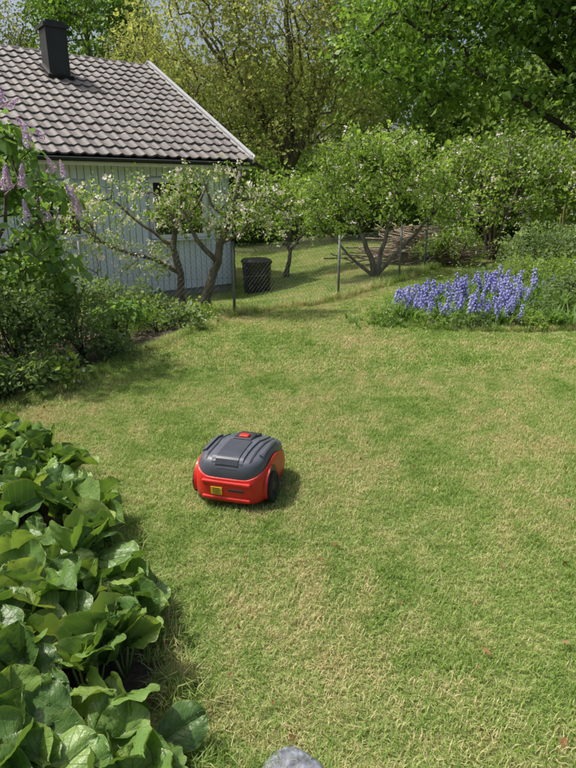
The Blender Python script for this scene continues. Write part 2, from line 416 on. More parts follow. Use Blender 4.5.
tree('apple_tree',(1.75,11.7,z0(1.75,11.7)),
  [([(0,0,0),(-.08,0,.35),(-.35,.0,.9),(-.75,.1,1.5)],(.06,.025)),
   ([(.02,0,0),(.1,.05,.5),(.25,0,1.1),(.35,.05,1.8)],(.055,.02)),
   ([(.05,.02,0),(.35,-.1,.45),(.75,-.1,.85),(1.2,-.1,1.4)],(.045,.02)),
   ([(-.03,.02,0),(-.4,-.1,.3),(-.9,-.15,.8)],(.04,.015))],
  [((0,0,1.85),(1.4,1.0,.95)),((-.7,-.1,1.4),(.95,.7,.7)),((.9,0,1.4),(.85,.7,.7)),((-.9,-.1,.9),(.5,.4,.3))],260,C_apple,1.05,M_bark,41,rtip=.005,surf=.25,seg=.2,extra_twig=.25)
tree('apple_tree',(-.05,13.6,z0(0,13.6)),
  [([(0,0,0),(.1,0,.6),(-.2,0,1.2)],(.06,.03)),([(.1,0,.6),(.6,0,1.3)],(.04,.02))],
  [((.1,0,1.6),(1.0,.8,.8))],80,C_apple,1.1,M_bark,42,rtip=.005,surf=.35,seg=.2,extra_twig=.25)
tree('old_apple_tree',(-1.12,8.0,z0(-1.1,8)),
  [([(0,0,0),(-.03,0,.25),(.06,0,.5),(.16,.03,.75),(.2,0,1.0),(.33,0,1.3),(.42,0,1.55),(.5,.0,1.9)],(.075,.03)),
   ([(.2,0,1.0),(.5,-.05,1.15),(.8,0,1.45)],(.035,.012)),
   ([(.16,.03,.75),(-.1,-.05,1.05),(-.3,0,1.45),(-.25,0,1.8)],(.04,.014)),
   ([(.33,0,1.3),(.1,.05,1.5),(.0,0,1.85)],(.03,.012)),
   ([(.42,0,1.55),(.75,0,1.6),(1.0,.1,1.45)],(.025,.01))],
  [((.2,0,1.5),(1.0,.55,.55)),((.7,0,1.3),(.7,.45,.45))],110,C_appleb,.8,M_bark2,43,rtip=.004,surf=.3,seg=.13,extra_twig=.4)
tree('old_apple_tree',(-1.48,8.15,z0(-1.5,8.15)),
  [([(0,0,0),(-.05,0,.3),(-.02,0,.6),(-.1,0,.95),(-.05,0,1.25),(-.2,0,1.55)],(.065,.03)),
   ([(-.02,0,.6),(-.4,0,.8),(-.9,-.1,.95),(-1.4,-.05,1.25)],(.035,.014)),
   ([(-.1,0,.95),(-.5,0,1.25),(-.9,0,1.6)],(.03,.012)),
   ([(-.05,0,1.25),(.25,0,1.5),(.4,0,1.8)],(.028,.012)),
   ([(.02,-.05,.05),(-.5,-.15,.22),(-1.1,-.2,.3),(-1.8,-.25,.42),(-2.1,-.3,.75)],(.05,.03))],
  [((-.6,0,1.4),(1.2,.5,.5)),((-1.5,0,1.2),(.8,.45,.6)),((-.9,-.1,.75),(1.1,.4,.4))],150,C_appleb,.8,M_bark2,44,rtip=.004,surf=.3,seg=.13,extra_twig=.4)

# lilac + left undergrowth
rng=np.random.default_rng(9)
def panicles():
    out=[]
    for v in range(3):
        rg=np.random.default_rng(v+50); mb=MB()
        for i in range(150):
            t=rg.random(); r=.034*(1-t)**.6*(.6+.5*rg.random()); a=rg.random()*6.28
            P=np.array([r*math.cos(a),r*math.sin(a),t*.15]); nn=norm(np.array([math.cos(a),math.sin(a),.3])+rg.normal(size=3)*.3)
            u=norm(np.cross(nn,[0,.2,1])); q=np.cross(nn,u); s=.0078
            mb.add([P+(u*math.cos(b)+q*math.sin(b))*s*(1.2 if j%2==0 else .5) for j,b in enumerate(np.linspace(0,6.28,8,endpoint=False))],[tuple(range(8))],0,rg.random())
        out.append(mb.mesh('lilac_panicle_%d'%v,[M_lilacfl]))
    return out
PAN=panicles()
def lilac(base,h,r,ncl,seed,npan,lean):
    e=shrub('lilac_bush',base,h,r,ncl,C_lilac,1.0,seed,ns=6,rtip=.006,surf=.3,lean=lean)
    rg=np.random.default_rng(seed); u=norm(rg.normal(size=(npan,3))); u[:,2]=abs(u[:,2])*.9
    p=np.array([lean[0],lean[1],h*.58])+u*np.array([r,r,h*.47])*1.08
    instancer('flower_panicles',p,np.stack([rg.normal(size=npan)*.4,rg.normal(size=npan)*.4,rg.random(npan)*6],1),.8+.5*rg.random(npan),PAN,e)
lilac((-3.05,5.5,0),2.3,.8,110,51,70,(.3,-.2))
lilac((-4.3,4.6,0),2.6,1.0,130,52,50,(0,0))
for i,(x,y,h,r,n) in enumerate([(-2.4,4.95,.8,.36,70),(-2.9,4.5,1.0,.45,85),(-2.1,5.6,.66,.32,60),(-2.75,6.0,.95,.5,80),(-1.85,6.3,.42,.3,44),(-2.3,7.0,.55,.42,55),(-3.3,6.9,.85,.6,80),(-1.35,6.95,.24,.22,26),(-3.5,4.1,.9,.5,80),(-2.55,4.2,.42,.32,50),(-1.75,5.55,.22,.2,24),(-2.0,4.75,.23,.22,28),(-2.25,4.4,.28,.25,30),(-1.6,6.7,.26,.23,26),(-2.6,5.3,1.1,.33,55),(-1.9,7.4,.42,.33,40),(-1.15,7.45,.18,.2,18)]):
    shrub('leafy_perennial_shrub',(x,y,z0(x,y)),h,r,n,(C_shrub,C_herb,C_shrub,C_herb,C_lilac)[i%5],(.78,.8,.75,.82,.65)[i%5],60+i,rtip=.003,low=.52,flatz=.5,surf=.22,csv=.45)

# ---------------------------------------------------------------- house
wx,wy=-1.22,12.6
H=empty('house',(wx,wy,0),math.radians(38))
def boardmat():
    m,nt,b=newmat('white_boards'); tc=N(nt,'ShaderNodeTexCoord'); mp=N(nt,'ShaderNodeMapping'); mp.inputs['Scale'].default_value=(8,8,.6)
    nt.links.new(tc.outputs['Object'],mp.inputs[0]); nz=noise(nt,3,5,mp.outputs[0],.6)
    nt.links.new(ramp(nt,nz,[(.3,(.66,.72,.78)),(.7,(.79,.83,.87))]),b.inputs['Base Color']); b.inputs['Roughness'].default_value=.6; bump(nt,b,nz,.15,.01); return m
M_board=boardmat(); M_trim=plain('trim_white',(.74,.75,.74),.5,.06); M_plinth=plain('plinth_concrete',(.3,.29,.27),.9,.2,10,.4)
M_tile,nt,b=newmat('concrete_tiles'); tc=N(nt,'ShaderNodeTexCoord'); nz=noise(nt,5,6,tc.outputs['Object'],.7); n2=noise(nt,.9,3,tc.outputs['Object'])
c=mixc(nt,.5,ramp(nt,nz,[(.3,(.085,.075,.072)),(.7,(.19,.17,.16))]),ramp(nt,n2,[(.35,(.095,.085,.08)),(.65,(.16,.145,.135))]))
nt.links.new(c,b.inputs['Base Color']); b.inputs['Roughness'].default_value=.65; bump(nt,b,nz,.3,.01)
M_black=plain('black_metal',(.018,.019,.02),.45,.2,4); M_brown=plain('brown_wood',(.06,.03,.02),.6,.2,6)
M_glass,nt,b=newmat('window_glass'); b.inputs['Base Color'].default_value=(.015,.018,.02,1); b.inputs['Roughness'].default_value=.06; b.inputs['Specular IOR Level'].default_value=.8
XL=-10.5; YB=8.2
wins=[(-1.8,-.6,.72,1.82),(-4.0,-3.1,.8,1.75),(-7.4,-6.2,.72,1.82)]
mb=MB(); mb.box((XL/2,YB/2,.8),(-XL-.06,YB-.06,2.6)); 
bw=.125; x=XL
while x<0:
    segs=[(-.3,2.05)]
    xc=x+bw/2
    for (a,b_,lo_,hi_) in wins:
        if a-.06<xc<b_+.06: segs=[(-.3,lo_-.05),(hi_+.05,2.05)]
    for (s0,s1) in segs: mb.box((xc,-.012,(s0+s1)/2),(bw-.014,.036,s1-s0))
    x+=bw
y=0
while y<YB:
    t=2.05+ (2.1*(1-abs(y-4.1)/4.1)); mb.box((-.012+.0,y+bw/2,(t-.3)/2),(.036,bw-.014,t+.3)); y+=bw
v=[(-.03,.02,2.05),(-.03,YB-.02,2.05),(-.03,4.1,4.2),(XL+.03,.02,2.05),(XL+.03,YB-.02,2.05),(XL+.03,4.1,4.2)]
mb.add(v,[(0,1,2),(3,5,4),(0,2,5,3),(1,4,5,2)])
mb.obj('walls',[M_board],H)
mb=MB(); mb.box((XL/2,YB/2,-.6),(-XL-.02,YB-.02,.62)); mb.obj('plinth',[M_plinth],H)
mb=MB()
for (a,b_,lo_,hi_) in wins:
    cx=(a+b_)/2; cz=(lo_+hi_)/2; W=b_-a; Hh=hi_-lo_
    mb.box((cx,-.005,cz),(W-.1,.02,Hh-.1),1)
    for sx in (-1,1): mb.box((cx+sx*(W/2-.03),-.03,cz),(.08,.07,Hh),0)
    for sz in (-1,1): mb.box((cx,-.033,cz+sz*(Hh/2-.03)),(W-.14,.066,.08),0)
    mb.box((cx,-.025,cz),(.06,.05,Hh-.16),0)
    mb.box((cx,-.07,lo_-.03),(W+.12,.14,.03),0)
mb.obj('windows',[M_trim,M_glass],H)
slope=(4.5-2.14)/4.45
def roof(side):
    mb=MB(); x0,x1=XL-.35,.35; nxx=int((x1-x0)/.0275); xs=np.linspace(x0,x1,nxx)
    Ls=math.hypot(4.45,4.45*slope); rows=16; ex=Ls/rows
    vs=[]
    for r in range(rows): vs+=[(r*ex,.0),(r*ex+.004,.028),(r*ex+ex*.5,.014),((r+1)*ex-.002,.0)]
    V=[]
    cs_=1/math.hypot(1,slope); sn=slope*cs_
    rgt=np.random.default_rng(3)
    jit=rgt.normal(size=(rows,60))*.0035
    for vi,(vv,h) in enumerate(vs):
        for xx in xs:
            ph=(xx/.22)%1; prof=.016*(math.cos(2*math.pi*ph)+.35*math.cos(4*math.pi*ph))
            hh=h+prof+.05+jit[vi//4][int(-(xx-.36)/.22)%60]*(1 if vi%4 else 0)
            yy=-.35+vv*cs_-hh*sn; zz=2.14+vv*sn+hh*cs_
            if side: yy=8.2-yy
            V.append((xx,yy,zz))
    F=[]
    for j in range(len(vs)-1):
        for i in range(nxx-1):
            q=(j*nxx+i,j*nxx+i+1,(j+1)*nxx+i+1,(j+1)*nxx+i); F.append(q if not side else q[::-1])
    mb.add(V,F)
    return mb
mb=roof(0); mb.obj('roof_tiles_front',[M_tile],H,False); mb=roof(1); mb.obj('roof_tiles_back',[M_tile],H,False)
mb=MB()
for i in range(28):
    x=XL-.35+i*.4; a=np.linspace(0,math.pi,9); r0=.11
    V=[(x,4.1+r0*math.cos(t),4.47+r0*math.sin(t)) for t in a]+[(x+.41,4.1+r0*.88*math.cos(t),4.46+r0*.88*math.sin(t)) for t in a]
    if x>.3: break
    mb.add(V,[(k,k+1,k+10,k+9) for k in range(8)]+[tuple(range(9))])
mb.obj('ridge_caps',[M_tile],H)
mb=MB()
ang=math.atan(slope)
for sd in (0,1):
    cy=-.35+4.45/2; cz=2.14+4.45*slope/2-.03
    if sd: cy=8.2-cy
    Lr=math.hypot(4.45,4.45*slope)
    rx=ang if not sd else -ang
    mb.box((XL/2,cy,cz),(-XL+.66,Lr,.05),1,(rx,0,0))
    for xx in (.37,XL-.37): mb.box((xx,cy,cz+.06),(.035,Lr+.04,.22),0,(rx,0,0))
    for xx in (.372,XL-.372): mb.box((xx,cy,cz+.175),(.09,Lr+.04,.02),2,(rx,0,0))
mb.box((XL/2,-.34,2.08),(-XL+.6,.025,.13),0)
mb.obj('barge_boards_and_fascia',[M_trim,M_brown,plain('flashing',(.45,.46,.47),.4,.08)],H)
mb=MB(); a=np.linspace(math.pi,2*math.pi,8)
V=[(x,-.42+.06*math.cos(t),2.13+.06*math.sin(t)) for x in (XL-.35,.36) for t in a]
mb.add(V,[(k,k+1,k+9,k+8) for k in range(7)])
mb.tube([(-.1,-.42,2.1),(-.1,-.38,1.98),(.0,-.08,1.8),(.0,-.08,-.4)],.04,8)
mb.obj('gutter_and_downpipe',[M_black],H,True)
mb=MB(); mb.box((-2.3,2.9,4.25),(.42,.42,.95)); mb.box((-2.3,2.9,4.76),(.5,.5,.07)); mb.box((-2.3,2.9,4.83),(.36,.36,.06)); mb.box((-2.3,2.9,3.95),(.52,.56,.1),0,(ang,0,0)); mb.obj('chimney',[M_black],H)

# compost bin at corner
mb=MB(); bx,by=-.64,11.9
prof=[(0,.24),(.1,.25),(.5,.275),(.62,.28),(.62,.3),(.66,.3),(.7,.26),(.72,.1)]
V=[(r*math.copysign(abs(math.cos(t))**.6,math.cos(t)),r*math.copysign(abs(math.sin(t))**.6,math.sin(t)),z) for z,r in prof for t in np.linspace(0,2*math.pi,24,endpoint=False)]
mb.add(V,[(j*24+i,j*24+(i+1)%24,(j+1)*24+(i+1)%24,(j+1)*24+i) for j in range(len(prof)-1) for i in range(24)]+[tuple(7*24+i for i in range(24))])
for z in (.18,.31,.45): mb.box((0,-.265,z),(.34,.02,.03))
o=mb.obj('compost_bin',[M_black]); o.location=(bx,by,z0(bx,by)-.02); o.rotation_euler=(0,0,.3)

# ---------------------------------------------------------------- chain link fence
M_wire=plain('galvanised_wire',(.12,.14,.12),.6,.2,10,metal=.0); M_post=plain('fence_post_metal',(.14,.16,.14),.6,.2,10)
FE=empty('chain_link_fence')
fp=[(-4.6,6.9),(-2.6,7.35),(-.75,8.0),(.82,9.4),(2.1,11.0),(2.85,12.2),(3.9,14.2)]
mb=MB(); mw=MB(); Hf=.95
for (x,y) in fp:
    z=z0(x,y); mb.tube([(x,y,z-.1),(x,y,z+1.02)],.02,8)
for (a,b_) in zip(fp[:-1],fp[1:]):
    a=np.array(a);b_=np.array(b_); Lf=np.linalg.norm(b_-a); d=(b_-a)/Lf
    def pt(s,h):
        p=a+d*s; return (p[0],p[1],z0(p[0],p[1])+.03+h)
    s=-Hf
    while s<Lf:
        for sg in (1,-1):
            s0,s1=(s,s+Hf); 
            h0,h1=(0,Hf) if sg==1 else (Hf,0)
            ca=max(s0,0);cb=min(s1,Lf)
            if cb-ca>.02:
                f=lambda q:h0+(h1-h0)*(q-s0)/(s1-s0)
                mw.tube([pt(ca,f(ca)),pt(cb,f(cb))],.0014,3,0,False)
        s+=.07
    for h in (.02,.5,Hf): mw.tube([pt(0,h),pt(Lf/2,h-.01),pt(Lf,h)],.002,4,0,False)
mb.obj('posts',[M_post],FE,True); mw.obj('wire_mesh',[M_wire],FE)

# ---------------------------------------------------------------- branch pile
rg=np.random.default_rng(77); mb=MB()
for i in range(190):
    cx=rg.normal()*.55; h=max(.03,(.75-abs(cx)*.5)*rg.random()); L_=.5+rg.random()*1.3; a=rg.normal()*.35; t=rg.normal()*.2
    c=np.array([cx*.8,rg.normal()*.25,h]); d=np.array([math.cos(a)*math.cos(t),math.sin(a),math.sin(t)])*L_/2
    k=rg.normal(size=3)*.06; r=.006+.014*rg.random()
    mb.tube([c-d,c+k,c+d],[r,r*.9,r*.5],5)
o=mb.obj('branch_pile',[bark('dry_branches',(.14,.10,.07),(.38,.30,.22))],None,True); o.location=(3.1,13.4,.05); o.scale=(1.15,1,1.1)

# ---------------------------------------------------------------- bluebells
def bells():
    out=[]
    for v in range(5):
        rg=np.random.default_rng(v+500); mb=MB(); h=.26+.08*rg.random(); lean=rg.normal(size=2)*.03
        st=[(lean[0]*t*t,lean[1]*t*t,h*t) for t in (0,.4,.7,1)]
        mb.tube(st,[.0035,.003,.0025,.0015],4,1)
        for i in range(12):
            t=.55+.45*i/11; a=i*2.4; p=np.array([lean[0]*t*t,lean[1]*t*t,h*t]); r=.022*(1.25-t*.6)
            o=np.array([math.cos(a),math.sin(a),0]); c0=p+o*r*.5; c1=p+o*r*1.1+np.array([0,0,-.02])
            ax=norm(c1-c0); u=norm(np.cross(ax,[.1,.2,1])); q=np.cross(ax,u)
            ring=lambda c,rr:[c+(u*math.cos(b)+q*math.sin(b))*rr for b in np.linspace(0,6.28,6,endpoint=False)]
            mb.add(ring(c0,.003)+ring((c0+c1)/2,.0085)+ring(c1,.013),[(k*6+j,k*6+(j+1)%6,(k+1)*6+(j+1)%6,(k+1)*6+j) for k in range(2) for j in range(6)],0,rg.random())
        out.append(mb.mesh('bluebell_stem_%d'%v,[M_bluefl,M_strap]))
    return out
def straps(key,h,w,n,sp=1.0):
    out=[]
    for v in range(4):
        rg=np.random.default_rng(v+600); mb=MB()
        for i in range(n):
            a=rg.random()*6.28; o=np.array([math.cos(a),math.sin(a),0]); s=np.array([-o[1],o[0],0]); L_=h*(.7+.5*rg.random()); b0=o*.02*rg.random()
            V=[]; k=6
            for j in range(k):
                t=j/(k-1); c=b0+o*L_*sp*(.15*t+.45*t**2.2)+np.array([0,0,L_*(t-.35*t**3)]); ww=w*(1-t**3)*(.6+.4*math.sin(math.pi*min(1,t+.2)))+.0005
                V+= [c-s*ww/2,c+s*ww/2]
            mb.add(V,[(2*j,2*j+1,2*j+3,2*j+2) for j in range(k-1)],0,rg.random())
        out.append(mb.mesh('%s_%d'%(key,v),[M_strap]))
    return out
BEL=bells(); STR=straps('strap_leaves',.28,.016,14); STRT=straps('tall_strap_leaves',.5,.022,16,.6)
def in_bed(x,y):
    return (((x-3.3)/2.0)**2+((y-7.85-.12*(x-3.3))/1.05)**2)<1
rg=np.random.default_rng(88)
def scatter_in(fn,n,bx):
    P=[]
    while len(P)<n:
        x=bx[0]+(bx[1]-bx[0])*rg.random(); y=bx[2]+(bx[3]-bx[2])*rg.random()
        if fn(x,y): P.append((x,y,z0(x,y)))
    return np.array(P)
def rot(n,t=.12): return np.stack([rg.normal(size=n)*t,rg.normal(size=n)*t,rg.random(n)*6.28],1)
BB=empty('bluebell_flower_bed')
cen=[(1.72,7.5),(1.9,7.25),(2.0,7.9),(2.35,7.15),(2.35,7.75),(2.4,8.25),(2.75,7.3),(2.8,8.0),(3.05,7.6),(3.1,8.35),(3.35,8.0),(2.6,7.05),(1.55,7.8)]
def flz(x,y):
    if not in_bed(x,y): return False
    d=min((x-a)**2+(y-b)**2 for a,b in cen); return rg.random()<math.exp(-d/.03)
P=scatter_in(flz,235,(1.4,3.7,6.7,8.9)); instancer('bluebell_stems',P,rot(235,.2),(.65+.75*rg.random(235)),BEL,BB)
P=scatter_in(lambda x,y:in_bed(x,y),680,(1.2,5.6,6.6,9.2)); instancer('bluebell_leaves',P,rot(680),.6+.65*rg.random(680),STR,BB)
def small(x,y): return .75<x<1.7 and abs(y-7.15-.1*(x-1))<.28
P=scatter_in(small,60,(.7,1.7,6.6,7.6)); instancer('small_leaves',P,rot(60),.25+.4*rg.random(60),STR,BB)
P=scatter_in(lambda x,y:in_bed(x,y) and x>3.4,80,(3.3,5.5,7.1,9.1)); e=empty('iris_plants'); instancer('iris_leaves',P,rot(80),.6+.5*rg.random(80),STRT,e)
for i,(x,y,h,r,n) in enumerate([(3.5,8.75,.55,.35,60),(3.75,7.75,.40,.38,70),(4.3,8.4,.6,.45,80),(2.8,8.8,.4,.3,40),(2.2,8.5,.28,.25,30),(4.3,7.8,.35,.35,55),(1.15,7.15,.16,.18,18),(4.9,9.0,.8,.5,80),(3.9,8.3,.5,.35,50),(3.4,7.35,.22,.25,30),(1.75,7.0,.15,.2,20),(2.3,6.85,.15,.22,22),(2.95,6.95,.18,.25,26),(1.4,7.45,.18,.2,20),(3.9,7.3,.25,.28,30)]):
    shrub('garden_perennial',(x,y,z0(x,y)),h,r,n,C_shrub if i%2 else C_herb,.62,90+i,rtip=.002,csv=.4)
def sheet(name,fn,bx,mat,dz=.012,step=.08):
    mb=MB(); xs=np.arange(bx[0],bx[1],step); ys=np.arange(bx[2],bx[3],step); V=[];F=[]
    for x in xs:
        for y in ys:
            if fn(x,y):
                k=len(V); V+=[(x,y),(x+step,y),(x+step,y+step),(x,y+step)]; F.append((k,k+1,k+2,k+3))
    V=np.array(V); V=np.concatenate([V,(gh(V[:,0],V[:,1])+dz)[:,None]],1)
    mb.add(V,F); return mb.obj(name,[mat])
sheet('flower_bed_soil',in_bed,(1,6,6.5,9.5),M_soil)
mb=MB()
for (x,y,h,l) in [(4.8,10.6,1.2,.02),(4.95,10.7,1.35,-.05),(5.1,10.5,1.1,.1)]: mb.tube([(x,y,-.05),(x+l,y,h)],.009,5)
mb.obj('plant_stakes',[plain('bamboo',(.3,.22,.1),.6)])

# ---------------------------------------------------------------- bergenia bed
YB_=[.3,1.1,1.5,1.9,2.3,2.9,3.3,3.7,4.1,4.6,5.85,6.8,7.4,8.2,8.6]
XB_=[-.22,-.27,-.35,-.52,-.76,-1.12,-1.5,-2.1,-2.15,-1.92,-1.5,-1.1,-.95,-.8,-7]
def xl(y): return np.interp(y,YB_,XB_)
def in_berg(x,y): return x<xl(y)-.08 and .2<y<3.75 and x>-3.4
sheet('garden_bed_soil',lambda x,y:(x<xl(y)-.13 and .2<y<8.3 and x>-5),(-5,0,.2,8.3),M_soil)
M_berg,nt,b=newmat('bergenia_leaf')
lu=N(nt,'ShaderNodeAttribute',attribute_name='luv'); sp=N(nt,'ShaderNodeSeparateXYZ'); nt.links.new(lu.outputs['Vector'],sp.inputs[0])
rn=N(nt,'ShaderNodeAttribute',attribute_name='rnd')
av=mth(nt,'ABSOLUTE',sp.outputs[1])
mid=mth(nt,'SUBTRACT',1,mth(nt,'DIVIDE',av,.045)); mid=mth(nt,'MAXIMUM',mid,0)
q=mth(nt,'MULTIPLY',mth(nt,'SUBTRACT',sp.outputs[0],mth(nt,'MULTIPLY',av,.42)),6.0)
fr=mth(nt,'ABSOLUTE',mth(nt,'SUBTRACT',mth(nt,'FRACT',q),.5))
lat=mth(nt,'MAXIMUM',mth(nt,'SUBTRACT',1,mth(nt,'DIVIDE',fr,.06)),0); lat=mth(nt,'MULTIPLY',lat,.5)
vein=mth(nt,'MAXIMUM',mid,lat)
g=N(nt,'ShaderNodeNewGeometry'); nz=noise(nt,9,4,g.outputs['Position'],.6); nf=noise(nt,45,3,g.outputs['Position'],.6)
base=ramp(nt,mth(nt,'ADD',mth(nt,'MULTIPLY',rn.outputs['Fac'],.75),mth(nt,'MULTIPLY',nz,.4)),[(.1,(.045,.105,.028)),(.45,(.10,.195,.045)),(.8,(.18,.30,.07)),(1,(.28,.37,.10))])
c=mixc(nt,mth(nt,'MULTIPLY',vein,.6),base,(.34,.46,.2))
edge_=mth(nt,'MULTIPLY',mth(nt,'MAXIMUM',mth(nt,'SUBTRACT',av,.93),0),7)
c=mixc(nt,edge_,c,(.28,.30,.10))
nt.links.new(c,b.inputs['Base Color']); b.inputs['Roughness'].default_value=.4; b.inputs['Specular IOR Level'].default_value=.5
hh=mth(nt,'ADD',mth(nt,'MULTIPLY',vein,-.6),mth(nt,'MULTIPLY',nf,.8)); bump(nt,b,hh,.8,.007)
add_translucent(nt,b,c,.28,(1.6,1.55,.7))
M_pet=foliage('bergenia_stalk',[(0,(.12,.2,.05)),(.6,(.2,.24,.08)),(1,(.25,.1,.06))],trans=.1)
M_dead=foliage('withered_leaf',[(0,(.16,.08,.035)),(1,(.36,.2,.09))],trans=.2)
rg=np.random.default_rng(124); mb=MB(); mb.a=[]
NU,NV=18,15
us=.5-.5*np.cos(np.linspace(0,math.pi,NU)); vs_=np.linspace(-1,1,NV); U,V_=np.meshgrid(us,vs_,indexing='ij')
FQ=[(i*NV+j,i*NV+j+1,(i+1)*NV+j+1,(i+1)*NV+j) for i in range(NU-1) for j in range(NV-1)]
def addleaf(base,d,nrm,Ln,mat=0,cup=None):
    W=Ln*(.47+.08*rg.random())
    uu=np.clip(U,0.004,.996)**1.05
    prof=np.sqrt(np.clip(1-np.abs(2*uu-1)**2.2,0,1))
    wob=1+.035*np.sin(13*U+6*rg.random())*(abs(V_)>.9)
    x=V_*prof*W*wob; cup=(.45+.45*rg.normal()) if cup is None else cup
    ph=rg.random()*6.28; ph2=rg.random()*6.28; k1=7+6*rg.random()
    z=cup*W*(V_**2)*prof+Ln*(.04+.045*rg.random())*np.sin(k1*U*1.6+ph+ph2*np.sign(V_))*abs(V_)**2.2-Ln*(-.04+.32*rg.random())*U**2.6
    z+=Ln*.12*np.clip(abs(V_)-.7,0,1)*4*np.sin(ph+5*U)*.35
    z+=.0045*Ln/.2*np.cos(2*math.pi*6*(U-.42*abs(V_)))*(abs(V_)<.93)*np.minimum(1,abs(V_)*4)
    z+=.018*Ln/.2*np.minimum(abs(V_)*4,1)
    y=U*Ln-.13*Ln*np.minimum(abs(V_)*1.6,1)*np.clip(1-U*2.2,0,1)
    X=np.cross(d,nrm)
    Pt=base+x[...,None]*X+y[...,None]*d+z[...,None]*nrm
    mb.add(Pt.reshape(-1,3),FQ,mat,float(rg.random())); mb.a.append(np.stack([U,V_,0*U],-1).reshape(-1,3))
def petiole(a,b_):
    m_=(a+b_)/2+np.array([0,0,-.01]); n0=mb.n; mb.tube([a,m_,b_],[.006,.005,.004],5,1); mb.a.append(np.zeros((mb.n-n0,3)))
step=.145; cnt=0
for gx_ in np.arange(-3.4,-.15,step):
    for gy_ in np.arange(.25,3.8,step):
        x=gx_+rg.normal()*.04; y=gy_+rg.normal()*.04
        if not in_berg(x,y): continue
        edge=min(1,(xl(y)-.08-x)/.35)
        p=np.array([x,y,z0(x,y)]); nl=rg.integers(4,7)+(1 if y<1.8 else 0); a0=rg.random()*6.28
        ht=.09+.08*edge+.05*rg.random()
        for i in range(nl):
            a=a0+i*6.28/nl+rg.normal()*.3
            if edge<.6 and rg.random()<.5: a=rg.normal()*.7-.3
            o=np.array([math.cos(a),math.sin(a),0]); q=rg.random()
            bse=p+o*(.02+.06*q)+np.array([0,0,ht*(.6+.7*rg.random())])
            el_=math.radians(66-66*q+rg.normal()*16)
            d=o*math.cos(el_)+np.array([0,0,math.sin(el_)]); nr=-o*math.sin(el_)+np.array([0,0,math.cos(el_)])
            tw=rg.normal()*.5; sd=np.cross(d,nr); nr=nr*math.cos(tw)+sd*math.sin(tw)
            Ln=.08+.088*rg.random()**.8
            if d[2]<.25 and rg.random()<.05: addleaf(bse-np.array([0,0,.05]),d,nr,Ln,2)
            else: addleaf(bse,d,nr,Ln)
            petiole(p,bse); cnt+=1
print('bergenia leaves',cnt)
mb.obj('bergenia_plants',[M_berg,M_pet,M_dead],None,True)

# ---------------------------------------------------------------- lawn grass
def grass_patch(key,nb,R,h0,h1,wd,mat,nv=6,sd=0,square=False):
    out=[]
    for v in range(nv):
        rg_=np.random.default_rng(sd+v)
        if square: P=np.stack([(rg_.random(nb)*2-1)*R,(rg_.random(nb)*2-1)*R,np.zeros(nb)-.004],1)
        else:
            a=rg_.random(nb)*6.283; r=R*np.sqrt(rg_.random(nb)); P=np.stack([r*np.cos(a),r*np.sin(a),0*r-.004],1)
        b_=rg_.random(nb)*6.283; o=np.stack([np.cos(b_),np.sin(b_),0*b_],1); s=np.stack([-o[:,1],o[:,0],0*b_],1)
        h=(h0+(h1-h0)*rg_.random(nb)**1.6)[:,None]; ln=(.15+.9*rg_.random(nb)**1.2)[:,None]
        w_=wd*(.6+.8*rg_.random(nb))[:,None]
        up=np.array([0,0,1.])
        m1=P+up*h*.55+o*h*ln*.3; t=P+up*h*(1-.35*ln)+o*h*ln*1.0
        V=np.stack([P-s*w_/2,P+s*w_/2,m1-s*w_*.42,m1+s*w_*.42,t],1).reshape(-1,3)
        F=[];rr=rg_.random(nb);q=[]
        for i in range(nb):
            k=5*i; F+=[(k,k+1,k+3,k+2),(k+2,k+3,k+4)]; q+=[rr[i]]*2
        mb=MB(); mb.add(V,F,0,q); out.append(mb.mesh('%s_%d'%(key,v),[mat]))
    return out
G1=grass_patch('lawn_patch',2200,.128,.012,.043,.0029,M_grass,7,10,True)
G2=grass_patch('lawn_patch_far',2600,.255,.018,.05,.0060,M_grass,5,30,True)
G3=grass_patch('long_grass',60,.06,.05,.15,.004,M_grass,5,50)
rg=np.random.default_rng(321)
mx,my=-.255,2.93
def lawn_ok(x,y): return x>xl(y)-.10 and not in_bed(x,y)
def tiles(st,x0,x1,y0,y1,test):
    P=[];Rr=[]
    for x in np.arange(x0,x1,st):
        for y in np.arange(y0,y1,st):
            if test(x,y):
                e_=.12; dzx=(z0(x+e_,y)-z0(x-e_,y))/(2*e_); dzy=(z0(x,y+e_)-z0(x,y-e_))/(2*e_)
                nrm=Vector((-dzx,-dzy,1)).normalized()
                Q=Vector((0,0,1)).rotation_difference(nrm).to_matrix()@Matrix.Rotation(rg.integers(0,4)*math.pi/2,3,'Z')
                P.append((x,y,z0(x,y))); Rr.append(tuple(Q.to_euler()))
    return np.array(P),np.array(Rr)
A,RA=tiles(.25,-3,4.6,.75,5.25,lambda x,y:abs(x)<.62*y+.7 and lawn_ok(x,y)); n=len(A); print('near tiles',n)
LG=empty('lawn_grass')
instancer('near_turf',A,RA,np.stack([np.ones(n)*1.02,np.ones(n)*1.02,.9+.2*rg.random(n)],1),G1,LG,False)
def farok(xx,yy):
    if not(abs(xx)<.62*yy+1.5 and lawn_ok(xx,yy)): return False
    dx,dy=xx-wx,yy-wy; lx=dx*.788+dy*.616; ly=-dx*.616+dy*.788
    return not(-10.6<lx<.1 and -.1<ly<8.3)
B,RB=tiles(.5,-9,11.5,5.375,20,farok); n=len(B); print('far tiles',n)
instancer('far_turf',B,RB,np.stack([np.ones(n)*1.03,np.ones(n)*1.03,.95+.1*rg.random(n)],1),G2,LG,False)
C=[]
for i in range(800):
    y=.6+7.6*rg.random()**.8; x=xl(y)+abs(rg.normal())*.07-.07; C.append((x,y,z0(x,y),.4+.5*rg.random()))
